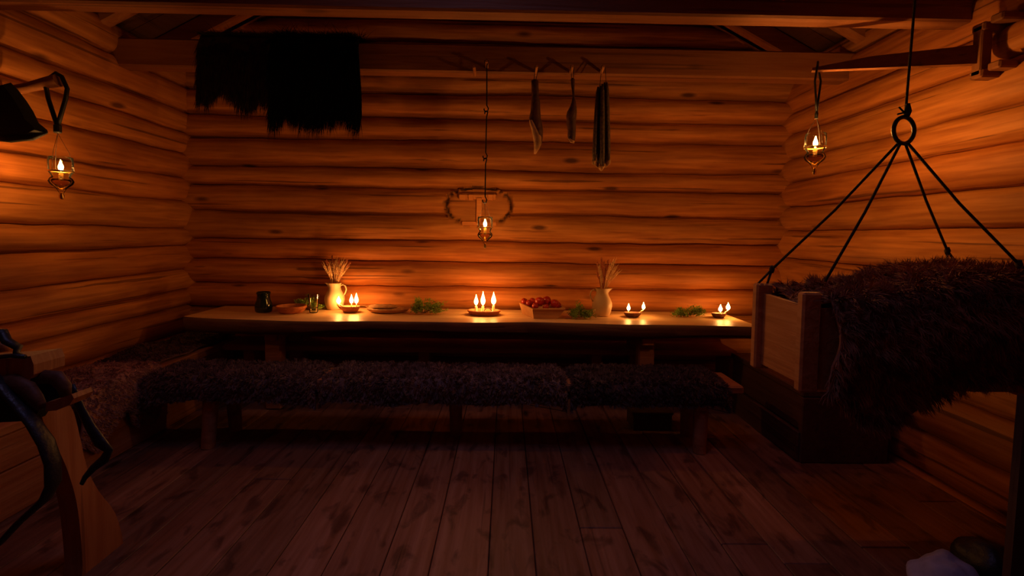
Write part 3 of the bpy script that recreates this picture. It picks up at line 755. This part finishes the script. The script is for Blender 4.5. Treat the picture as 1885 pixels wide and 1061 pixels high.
mt, L_, R_ = hang_meat('shank', [(144, 1052, 1056), (146, 1050.5, 1058), (156, 1051, 1058), (168, 1053, 1057.5), (178, 1054, 1058), (188, 1052, 1060), (197, 1049, 1061.5), (206, 1044, 1062), (214, 1042, 1061), (228, 1043, 1060), (240, 1045, 1060), (252, 1045, 1059.5), (258, 1046, 1058), (263, 1050, 1055)], M['meat'], 'small slender dried meat shank, the middle one of the three hangings', 'dried_meat_shank')
q = MB(); a = atY(1045, 256, 3.575); b = atY(1059, 262, 3.575); q.tube([a+Vector((.004, 0, .01)), (a+b)/2+Vector((0, 0, -.006)), b+Vector((-.006, 0, .0))], [.006, .012, .008], 8); q.build('fat', M['fat'], mt, smooth=175)
ft = thing('dried_fish_bundle', (pegs['fish'].x, 3.6, atY(1108, 310, 3.6).z), 'bundle of long dark dried fish hanging from the rightmost beam peg', 'dried fish', 'meat drying on the rear beam')
rng = random.Random(8)
for k, (xt, xb, yt, yb, dy) in enumerate(((1101, 1093.5, 160, 298, 0), (1105, 1101, 158, 303, .02), (1109, 1109, 155, 308, -.02), (1113, 1114, 152, 302, .01), (1117, 1120, 152, 297, -.01), (1111, 1105, 156, 306, .045))):
    a = atY(xt, yt, 3.6+dy); b = atY(xb, yb, 3.6+dy); q = MB()
    q.tube([a.lerp(b, s) for s in (0, .08, .3, .6, .85, 1)], [.006, .014, .017, .018, .017, .012], 8); fi = q.build('fish', M['fish'], ft, smooth=175)
    q = MB(); q.tube([b+Vector((0, 0, .01)), b+Vector((rng.uniform(-.01, .01), -.01, -.012)), b+Vector((rng.uniform(-.02, .02), 0, -.028))], [.017, .014, .006], 7, flat=.6); q.build('tail_end', M['fat'], fi, smooth=175)
for s in (-1, 1):
    q = MB(); q.tube([atY(1110+s*6, 160, 3.6), pegs['fish']+Vector((s*.012, 0, -.004)), pegs['fish']+Vector((0, 0, .006))], .0022, 6); q.build('string', M['rope'], ft)

# ------------------------------------------------------------------ on the table
EPS = .0015
def base_at(px, py): p = atZ(px, py, TT); return Vector((p.x, p.y, TT+EPS))
def sc_at(p): return FPX/p.y
# stoneware jugs
def jug(px, py, spout, label, H, S=1.0, mouth_side=-1):
    p = base_at(px, py); p.y += .055; t = thing('jug', p, label, 'jug', 'cream stoneware jugs')
    prof = [(.001, 0), (.060, 0), (.066, .006), (.080, .045), (.088, .085), (.086, .115), (.072, .150), (.057, .178), (.052, .200), (.056, .222), (.062, .240)]
    sz = H/.24
    inner = [(.056, .240), (.050, .222), (.046, .200), (.052, .178), (.066, .15), (.078, .11), (.078, .08), (.001, .02)]
    q = MB(); n0 = 0; q.lathe([(r*S, z*sz) for r, z in prof+inner], p, 36)
    # pull the rim out into a spout
    vs = []
    for (x, y, z) in q.v:
        dz = (z-p.z)/H
        if dz > .86:
            a = math.atan2(y-p.y, (x-p.x)*spout); k = math.exp(-(a/.42)**2)*(dz-.86)/.14
            x += spout*.028*k
        vs.append((x, y, z))
    q.v = vs; q.build('body', M['clay'], t, smooth=60)
    hs = -spout; q = MB()
    q.tube([p+Vector((hs*.050*S, 0, H*.90)), p+Vector((hs*.078*S, 0, H*.95)), p+Vector((hs*.100*S, 0, H*.88)), p+Vector((hs*.106*S, 0, H*.76)), p+Vector((hs*.098*S, 0, H*.64)), p+Vector((hs*.080*S, 0, H*.52))], [.009, .009, .0085, .008, .008, .009], 10, flat=.7)
    q.build('handle', M['clay'], t, smooth=175)
    return p
jA = jug(612, 571.5, -1, 'cream jug with its handle on the right, holding pale wheat, by the left oil lamp', .235, .98)
jB = jug(1110, 584, 1, 'cream jug with its handle on the left, holding reddish dried stalks, right of the apples', .240, .98)
def bouquet(p, H, pts, label, mats, seed):
    t = thing('dried_stalks', p+Vector((0, 0, H*.5)), label, 'dried flowers', 'bouquets in the jugs'); rng = random.Random(seed)
    for (px, py, kind) in pts:
        e = atY(px, py, p.y+rng.uniform(-.05, .05)); b = p+Vector((rng.uniform(-.02, .02), rng.uniform(-.02, .02), H*.35))
        nk = p+Vector(((e.x-p.x)*.28, (e.y-p.y)*.28, H*1.0)); 
        nk.x = max(p.x-.038, min(p.x+.038, nk.x)); nk.y = max(p.y-.038, min(p.y+.038, nk.y))
        m_ = nk.lerp(e, .5)+Vector(((e.x-nk.x)*-.06, 0, .01))
        q = MB(); q.tube([b, nk, m_, e], .0026, 5); stc = q.build('stalk', mats[kind], t)
        q = MB(); L = .085 if kind == 0 else .07
        d = (e-m_).normalized(); sd = d.cross(Vector((0, 1, 0))).normalized()
        for j in range(11 if kind == 0 else 9):
            c = e-d*(L*(1-j/10)); w = .0075 if kind == 0 else .006
            s = 1 if j % 2 else -1; off = sd*s*w*.7+Vector((0, rng.uniform(-.004, .004), 0))
            q.tube([c, c+off+d*.006, c+off*1.2+d*.016], [.0025, .0062, .001], 5, cap=False)
            if kind == 0: q.tube([c+off, c+off*2.2+d*.045], [.0016, .0008], 4, cap=False)
        q.build('ear', mats[kind], stc)
    return t
rA = [(597, 490, 0), (600, 478, 1), (606, 492, 0), (611, 470, 1), (609, 484, 0), (615, 488, 0), (619, 480, 0), (625, 474, 1), (623, 490, 0), (630, 482, 0), (634, 488, 0), (640, 476, 1), (645, 483, 1), (637, 495, 0), (617, 496, 0), (603, 500, 0), (612, 476, 1)]
bouquet(jA, .235, rA, 'bunch of pale dried wheat ears in the left jug', [M['straw'], M['straw_red']], 1)
rB = [(1099, 482, 1), (1098, 500, 1), (1103, 492, 0), (1107, 474, 1), (1110, 488, 1), (1112, 480, 1), (1116, 492, 1), (1120, 478, 1), (1124, 486, 0), (1130, 482, 0), (1133, 492, 0), (1137, 502, 0), (1121, 498, 0), (1106, 503, 0), (1114, 500, 1), (1129, 500, 0)]
bouquet(jB, .24, rB, 'bunch of brownish red dried stalks in the right jug', [M['straw'], M['straw_red']], 2)
# green herb bundles
def herbs(pxa, pxb, ybase, ytop, label, seed, n=46, dense=1.0, dirx=1, zoff=0, dark=False):
    a = base_at(pxa, ybase); b = base_at(pxb, ybase); h = atY((pxa+pxb)/2, ytop, a.y+.08).z-TT
    c = (a+b)/2+Vector((0, .07, zoff)); w = (b.x-a.x)/2; h *= 1.0
    if seed == 4: c.y += .045
    t = thing('herb_bundle', c, label, 'herbs', 'green herb bundles'); rng = random.Random(seed)
    root = c+Vector((-dirx*w*.25, -.03, .014)); st_ = MB(); lf = MB()
    for k in range(n):
        ang = rng.uniform(0, 2*math.pi); r = rng.uniform(.3, 1)**.6
        hump = .75+.75*noise.noise(Vector((seed*3.1, math.cos(ang)*r*2.6, 3)))
        e = c+Vector((w*.9*math.cos(ang)*r, .07*math.sin(ang)*r, min(h, h*hump*rng.uniform(.35, 1)*math.sqrt(max(.15, 1-.7*(r*abs(math.cos(ang)))**2)))))
        m_ = root.lerp(e, .55)+Vector((0, 0, -.004))
        if k % 2 == 0: st_.tube([root, m_, e], [.0028, .002, .001], 5)
        for j in range(int(34*dense)):
            s = rng.uniform(.35, 1.04)**.7; pz = root.lerp(m_, s*2) if s < .5 else m_.lerp(e, (s-.5)*2)
            pz = pz+Vector((rng.gauss(0, .010), rng.gauss(0, .010), rng.gauss(0, .008))); pz.z = max(pz.z, c.z+.005)
            L = rng.uniform(.008, .017); d = Vector((rng.gauss(0, 1), rng.gauss(0, 1), rng.gauss(.4, .8))).normalized(); s1 = d.cross(Vector((rng.gauss(0, 1), rng.gauss(0, 1), rng.gauss(0, 1)))).normalized()
            tip = pz+d*L
            if tip.z < c.z+.001: tip.z = c.z+.002
            up_ = d.cross(s1)*.0015
            lf.add([pz, pz.lerp(tip, .5)+s1*L*.33+up_, tip, pz.lerp(tip, .5)-s1*L*.33+up_], [(0, 1, 2), (0, 2, 3)])
    st_.tube([root+Vector((-dirx*.035, -.025, -.004)), root, root.lerp(c, .5)+Vector((0, 0, .01))], [.0045, .004, .003], 7)
    st_.build('stems', M['herb_stem'], t, smooth=175); lf.build('leaves', M['herb'], t)
    return t
herbs(746, 828, 582, 544, 'large feathery green herb bundle between the bread plate and candle dish', 1, 60, 1.2)
herbs(1045, 1100, 590, 556, 'dark leafy green bundle between the apple trough and right jug', 2, 50, 1.3)
herbs(1238, 1310, 586, 558, 'flat green sprig bundle between the two right-hand oil lamps', 3, 46, 1.1)
herbs(524, 600, 574, 545, 'green sprigs lying behind the glass tumbler and wooden bowl', 4, 44, 1.1)
# green glazed mug
p = base_at(480, 576.5); p.y += .05; t = thing('glazed_jar', p, 'dark green shiny glazed jar at the left end of the table', 'jar')
q = MB(); q.lathe([(.001, 0), (.058, 0), (.066, .01), (.070, .04), (.066, .075), (.054, .105), (.050, .13), (.052, .165), (.054, .172), (.048, .172), (.045, .13), (.060, .07), (.060, .02), (.001, .015)], p, 32); q.build('body', M['greenglaze'], t, smooth=60)
q = MB(); q.lathe([(.053, .155), (.057, .158), (.057, .163), (.053, .166)], p, 32, closed=True); q.build('rim_ring', M['greenglaze'], t, smooth=175)
# wooden bowl left
p = base_at(527, 579.5); p.y += .10; t = thing('wooden_bowl', p, 'shallow brown wooden bowl with flat rim, right of the dark green jar', 'bowl')
q = MB(); q.lathe([(.001, 0), (.085, 0), (.105, .012), (.118, .042), (.122, .060), (.114, .060), (.098, .022), (.001, .012)], p, 40); q.build('bowl', M['terra'], t, smooth=50)
q = MB(); q.lathe([(.1205, .040), (.1235, .043), (.1235, .048), (.1205, .050)], p, 40, closed=True); q.build('band', M['terra'], t, smooth=175)
# glass tumbler
p = base_at(573.5, 578); p.y += .045; t = thing('glass_tumbler', p, 'clear glass tumbler in front of the green sprigs, left of the left jug', 'glass')
q = MB(); q.lathe([(.001, 0), (.030, 0), (.034, .006), (.036, .05), (.040, .10), (.046, .158), (.0435, .158), (.0375, .10), (.033, .05), (.028, .012), (.001, .012)], p, 32); q.build('cup', M['glass'], t, smooth=60)
q = MB(); q.lathe([(.0355, .04), (.0385, .043), (.0385, .047), (.0355, .05)], p, 32, closed=True); q.build('ring', M['glass'], t, smooth=175)
# bread plate, flatbread, ladle
p = base_at(708, 579); p.y += .13; pl = thing('plate', p, 'round pale wooden plate under a flatbread, left of the big herb bundle', 'plate')
q = MB(); q.lathe([(.001, 0), (.135, 0), (.165, .010), (.185, .028), (.190, .032), (.182, .034), (.155, .020), (.001, .012)], p, 44, sy=.72); q.build('dish', M['trough'], pl, smooth=50)
for k, (dx, dz, r, h, lab) in enumerate(((-.01, .021, .150, .016, 'lower round of flatbread lying directly on the wooden plate'), (-.045, .0385, .125, .018, 'upper round of flatbread, top of the two on the plate'))):
    c = p+Vector((dx, .0, dz)); q = MB(); n = 40; vs = []
    prof = [(0.01, 0), (.8, 0), (1.0, .35), (1.0, .6), (.9, .9), (.5, 1.0), (.01, 1.05)]
    q.lathe([(a*r, b*h) for a, b in prof], c, 40, sy=.70); q.v = [(x, y, z+(.006*noise.noise(Vector((x*30, y*30, k))) if z > c.z+h*.5 else 0)) for x, y, z in q.v]
    o = q.build('flatbread', M['bread'], None, smooth=60); tag(o, lab, 'bread', 'flatbreads on the plate')
p = base_at(667, 566); t = thing('wooden_spoon', p, 'small wooden spoon lying between the left oil lamp and bread plate', 'spoon')
q = MB(); q.tube([p+Vector((-.06, .02, .008)), p+Vector((-.01, .01, .012)), p+Vector((.03, .0, .014))], [.006, .006, .007], 8); q.build('handle', M['trough'], t, smooth=175)
q = MB(); q.lathe([(.001, .0), (.018, .0), (.030, .012), (.026, .014), (.001, .006)], p+Vector((.055, 0, .001)), 20, sx=1.15, sy=.8); q.build('bowl', M['trough'], t, smooth=175)
# terracotta oil lamp, three flames
def oil_lamp(px, py, label, mat, flames, rx=.085, ry=.055, h=.045, spouts=()):
    p = base_at(px, py); p.y += ry; t = thing('oil_lamp', p, label, 'lamp', 'open oil lamps on the table')
    q = MB(); prof = [(.001, 0), (.55, 0), (.72, .1), (.92, .5), (1.0, .85), (.99, 1.0), (.93, 1.0), (.86, .7), (.5, .35), (.001, .3)]
    q.lathe([(r, z*h) for r, z in prof], Vector((0, 0, 0)), 36); q.v = [(p.x+x*rx, p.y+y*ry, p.z+z) for x, y, z in q.v]
    q.build('bowl', mat, t, smooth=60)
    for s in spouts:
        q = MB(); q.tube([p+Vector((s*rx*.8, 0, h*.55)), p+Vector((s*rx*1.1, 0, h*.85)), p+Vector((s*rx*1.35, 0, h*1.35))], [.016, .013, .009], 10); q.build('spout', mat, t, smooth=175)
    q = MB(); q.lathe([(.001, h*.62), (.80, h*.62), (.001, h*.64)], Vector((0, 0, 0)), 24); q.v = [(p.x+x*rx, p.y+y*ry, p.z+z) for x, y, z in q.v]; q.build('oil', M['oil'], t)
    for (fx, fy, fh, fr) in flames:
        f = atY(fx, fy, p.y); b = Vector((f.x, p.y, f.z)); inner_x = max(p.x-rx*.7, min(p.x+rx*.7, f.x))
        q = MB(); q.tube([Vector((inner_x, p.y, p.z+h*.6)), (Vector((inner_x, p.y, p.z+h))+b)/2, b], [.006, .005, .004], 7); q.build('wick_stem', M['wax'], t, smooth=175)
        add_flame(t, b+Vector((0, 0, .004)), fh, fr, M['flame'])
    return t
oil_lamp(641, 577, 'glossy terracotta oil lamp with three flames in front of the left jug', M['terra'], [(623.5, 560, .062, .018), (647, 560, .078, .016), (656, 560, .090, .017)], .082, .055, .052, (-1,))
oil_lamp(1167, 586, 'dark clay oil lamp with two flames, right of the right jug', M['darkclay'], [(1157, 573, .060, .014), (1184.5, 571, .062, .014)], .074, .05, .040)
oil_lamp(1327, 587, 'dark clay oil lamp with two flames, at the right end of the table', M['darkclay'], [(1326, 575, .062, .016), (1340, 572, .065, .017)], .062, .045, .040)
# candle dish with three candle stubs
p = base_at(890, 583); p.y += .085; t = thing('candle_dish', p, 'round reddish clay dish with three burning candles in the middle of the table', 'candle holder')
q = MB(); q.lathe([(.001, 0), (.115, 0), (.128, .008), (.132, .022), (.142, .030), (.143, .038), (.132, .042), (.118, .030), (.001, .024)], p, 44, sy=.62); q.build('dish', M['terra'], t, smooth=50)
for (fx, fy, fh, fr) in ((876.5, 563.5, .092, .017), (889, 563.5, .118, .019), (908.5, 562.5, .108, .020)):
    f = atY(fx, fy, p.y); q = MB(); b = Vector((f.x, p.y, p.z+.024)); q.lathe([(.020, 0), (.017, .006), (.012, .012), (.0105, f.z-b.z-.004), (.006, f.z-b.z)], b, 14); q.build('candle', M['wax'], t, smooth=60)
    add_flame(t, Vector((f.x, p.y, f.z+.006)), fh, fr, M['dish_flame'])
q = MB(); q.tube([p+Vector((.035+.03*math.cos(a), -.055, .040+.026*math.sin(a))) for a in [math.pi*k/10 for k in range(11)]], .004, 8); q.build('handle', M['darkclay'], t, smooth=175)
# carved trough with apples: world tapered box turned a little
c0 = base_at(1003, 587); c0.y += .09; tr = thing('wooden_trough', c0, 'angular carved wooden trough full of red apples', 'bowl')
bt = [atZ(982.5, 587, TT+.001), atZ(1026, 587, TT+.001)]
Yf = bt[0].y
def P3(px, py, Y): return atY(px, py, Y)
b0 = P3(982.5, 587, Yf); b1 = P3(1026, 587, Yf)
b2 = b1+Vector((-.01, .19, 0)); b3 = b0+Vector((-.085, .24, 0))
t0 = P3(980, 569, Yf-.02); t1 = P3(1041, 569, Yf-.02); t2 = Vector((t1.x-.0, Yf+.24, t1.z)); t3 = P3(955.5, 551.5, Yf+.27); t3.z = t0.z+.008
zb = TT+EPS
for v in (b0, b1, b2, b3): v.z = zb
outer = [b0, b1, b2, b3, t0, t1, t2, t3]; cc = sum(outer, Vector())/8
def inset(v, k, dz): return Vector((cc.x+(v.x-cc.x)*k, cc.y+(v.y-cc.y)*k, v.z+dz))
inn = [inset(v, .84, .014) for v in (b0, b1, b2, b3)]+[inset(v, .88, 0) for v in (t0, t1, t2, t3)]
q = MB(); q.add(outer+inn, [(3, 2, 1, 0), (0, 1, 5, 4), (1, 2, 6, 5), (2, 3, 7, 6), (3, 0, 4, 7), (8, 9, 10, 11), (8, 12, 13, 9), (9, 13, 14, 10), (10, 14, 15, 11), (11, 15, 12, 8), (4, 5, 13, 12), (5, 6, 14, 13), (6, 7, 15, 14), (7, 4, 12, 15)])
q.build('trough', M['trough'], tr)
q = MB(); a_, b_ = t0+Vector((.0, -.003, -.002)), t1+Vector((.0, -.003, -.002)); q.beam(a_, b_, .016, .016, bev=.004); q.build('rim', M['trough'], tr)
def apple(c, r, label, seed):
    rng = random.Random(seed); t = thing('apple', c+Vector((0, 0, -r*.9)), label, 'apple', 'apples in the trough')
    tilt = Matrix.Rotation(rng.uniform(-.8, .8), 3, 'X') @ Matrix.Rotation(rng.uniform(-.8, .8), 3, 'Y')
    prof = [(.02, -.80), (.25, -.88), (.55, -.80), (.85, -.45), (1.0, .0), (.98, .35), (.80, .70), (.50, .86), (.25, .82), (.08, .68), (.005, .60)]
    q = MB(); q.lathe([(a*r, b*r) for a, b in prof], (0, 0, 0), 20); q.v = [tuple(tilt @ Vector(v)+c) for v in q.v]; q.build('fruit', M['apple'], t, smooth=175)
    q = MB(); q.tube([tilt @ Vector((0, 0, r*.6))+c, tilt @ Vector((.003, 0, r*1.15))+c], .0018, 5); q.build('stem', M['stem'], t)
AP = [(965, 555.5, .26, .030, 'leftmost apple, in the far corner of the trough'), (974, 559, .2, .031, 'apple second from the left in the trough'), (985, 564, .06, .028, 'small low apple at the near rim, left of centre'),
      (993.5, 556, .10, .041, 'big pale-cheeked apple on top, left of the trough middle'), (1006, 555, .15, .043, 'large dark red apple in the middle top of the trough'), (1021, 559.5, .09, .037, 'shiny red apple right of the middle in the trough'),
      (1027, 562, .15, .027, 'rightmost apple, half behind the trough rim'), (1005, 566, .05, .027, 'low apple at the near rim below the two biggest'), (980, 555, .26, .030, 'apple at the back of the trough, behind the pale-cheeked one')]
for k, (px, py, dy, r, lab) in enumerate(AP):
    c = atY(px, py, Yf+dy); apple(c, r, lab, k)

# ------------------------------------------------------------------ saddle and stand at the left edge
def outline_solid(mb, pts, Y, th, tilt=0.0):
    P = [atY(x, y, Y) for x, y in pts]; mb.prism(P, (tilt*th, th, 0)); return P
SY = 1.72
sd = thing('pack_saddle', atY(60, 1061, SY), 'wooden pack saddle with flared leg boards and black leather straps at the left edge', 'saddle')
sd.location.z = 0
def smoothpts(pts, k=4):
    out = []; n = len(pts)
    for i in range(n):
        p0, p1, p2, p3 = [Vector((*pts[(i+j-1) % n], 0)) for j in range(4)]
        for s in range(k):
            t = s/k; v = .5*((2*p1)+(-p0+p2)*t+(2*p0-5*p1+4*p2-p3)*t*t+(-p0+3*p1-3*p2+p3)*t**3); out.append((v.x, v.y))
    return out
leg = [(76, 764), (102, 756), (130, 748), (145, 795), (160, 860), (182, 905), (212, 945), (227, 1000), (221, 1030), (196, 1063), (168, 1110), (150, 1110), (152, 1040), (148, 980), (140, 920), (122, 860), (98, 810)]
q = MB(); P = [atX(x, y, -1.74) for x, y in smoothpts(leg, 3)]; q.prism(P, (-.075, 0, 0)); q.build('leg_board', M['saddle'], sd)
log_ = [(-60, 665), (0, 662), (56, 656), (62, 672), (62, 690), (55, 698), (0, 708), (-60, 716)]
q = MB(); outline_solid(q, log_, SY-.02, .12); q.build('side_bar', M['saddle'], sd)
bar2 = [(84, 742), (100, 738), (132, 726), (136, 734), (128, 746), (104, 756), (84, 758)]
q = MB(); outline_solid(q, bar2, SY-.03, .08); q.build('side_bar', M['saddle'], sd)
def pts3(l, Y): return [atY(x, y, Y) for x, y in l]
q = MB(); q.tube(pts3([(62, 700), (85, 694), (105, 696), (118, 712), (122, 732)], SY+.02), [.012, .018, .020, .018, .012], 10, flat=1.4); q.build('arch', M['oldbench'], sd, smooth=175)
q = MB(); q.tube(pts3([(-10, 706), (25, 704), (50, 716), (66, 735), (78, 752)], SY-.03), [.02, .024, .024, .02, .014], 10, flat=1.2); q.build('arch', M['oldbench'], sd, smooth=175)
q = MB(); outline_solid(q, [(-60, 715), (30, 714), (58, 738), (72, 756), (60, 775), (0, 778), (-60, 780)], SY+.05, .05); q.build('pad', M['blackcloth'], sd)
q = MB(); outline_solid(q, [(64, 700), (92, 698), (112, 716), (114, 736), (84, 746), (66, 730)], SY+.07, .05); q.build('pad', M['blackcloth'], sd)
q = MB(); q.tube(pts3([(-15, 690), (10, 720), (35, 748), (62, 780), (85, 815), (97, 850), (98, 890), (84, 918), (62, 938), (35, 962), (0, 1000), (-20, 1015)], SY-.06), [.022]*3+[.026, .030, .030, .030, .026, .022, .020, .018, .018], 10, flat=.5); q.build('strap', M['leather'], sd, smooth=175)
q = MB(); q.tube(pts3([(128, 712), (136, 724), (148, 752), (165, 785), (184, 815), (200, 830), (192, 846), (172, 862), (156, 880), (150, 892)], SY+.10), [.022, .016, .016, .019, .024, .018, .018, .014, .010, .008], 10, flat=.5); q.build('strap', M['leather'], sd, smooth=175)
q = MB(); q.tube(pts3([(-12, 612), (4, 612), (12, 628), (34, 640), (30, 650), (44, 658)], SY-.01), [.02, .02, .018, .016, .012, .006], 10, flat=.7); q.build('strap', M['leather'], sd, smooth=175)
q = MB(); q.tube(pts3([(-40, 646), (14, 638)], SY+.03), .018, 10); q.build('rung', M['saddle'], sd, smooth=175)
q = MB(); q.tube(pts3([(-40, 662), (20, 655), (46, 657)], SY-.03), .008, 8); q.build('strap', M['leather'], sd, smooth=175)
# hidden rear support so it stands on the floor
q = MB(); pp = atY(-110, 900, SY); q.box((pp.x, SY+.05, .36), (.07, .07, .72), bev=.01); q.build('leg_board', M['saddle'], sd)

# ------------------------------------------------------------------ near right corner
def lump(name, mat, c, rad, seed, label, cat, amp=.18):
    q = MB(); n = 28; vs = []
    prof = [(.001, 0), (.7, 0)]+[(math.cos(math.pi/2*k/12)**.8 if k else 1.0, .12+.88*math.sin(math.pi/2*k/12)) for k in range(13)]
    prof[-1] = (.001, 1.0)
    q.lathe(prof, (0, 0, 0), n); out = []
    for x, y, z in q.v:
        k = 1+amp*noise.noise(Vector((x*1.8, y*1.8, z*2+seed))); out.append((c.x+x*rad[0]*k, c.y+y*rad[1]*k, c.z+z*rad[2]*(k if z > .1 else 1)))
    q.v = out; o = q.build(name, mat, None, smooth=175); tag(o, label, cat); return o
cA = atZ(1742, 1085, 0); cA.z = .001
lump('cloth_bundle', M['greycloth'], cA, (.135, .12, .13), 2, 'pale grey cloth bundle on the floor in the bottom right corner', 'cloth')
cB = atZ(1803, 1075, 0); cB.z = .001
lump('leather_bag', M['leather'], Vector((cB.x+.07, cB.y+.05, .001)), (.10, .14, .15), 6, 'black leather bag on the floor, right of the pale grey bundle', 'bag')
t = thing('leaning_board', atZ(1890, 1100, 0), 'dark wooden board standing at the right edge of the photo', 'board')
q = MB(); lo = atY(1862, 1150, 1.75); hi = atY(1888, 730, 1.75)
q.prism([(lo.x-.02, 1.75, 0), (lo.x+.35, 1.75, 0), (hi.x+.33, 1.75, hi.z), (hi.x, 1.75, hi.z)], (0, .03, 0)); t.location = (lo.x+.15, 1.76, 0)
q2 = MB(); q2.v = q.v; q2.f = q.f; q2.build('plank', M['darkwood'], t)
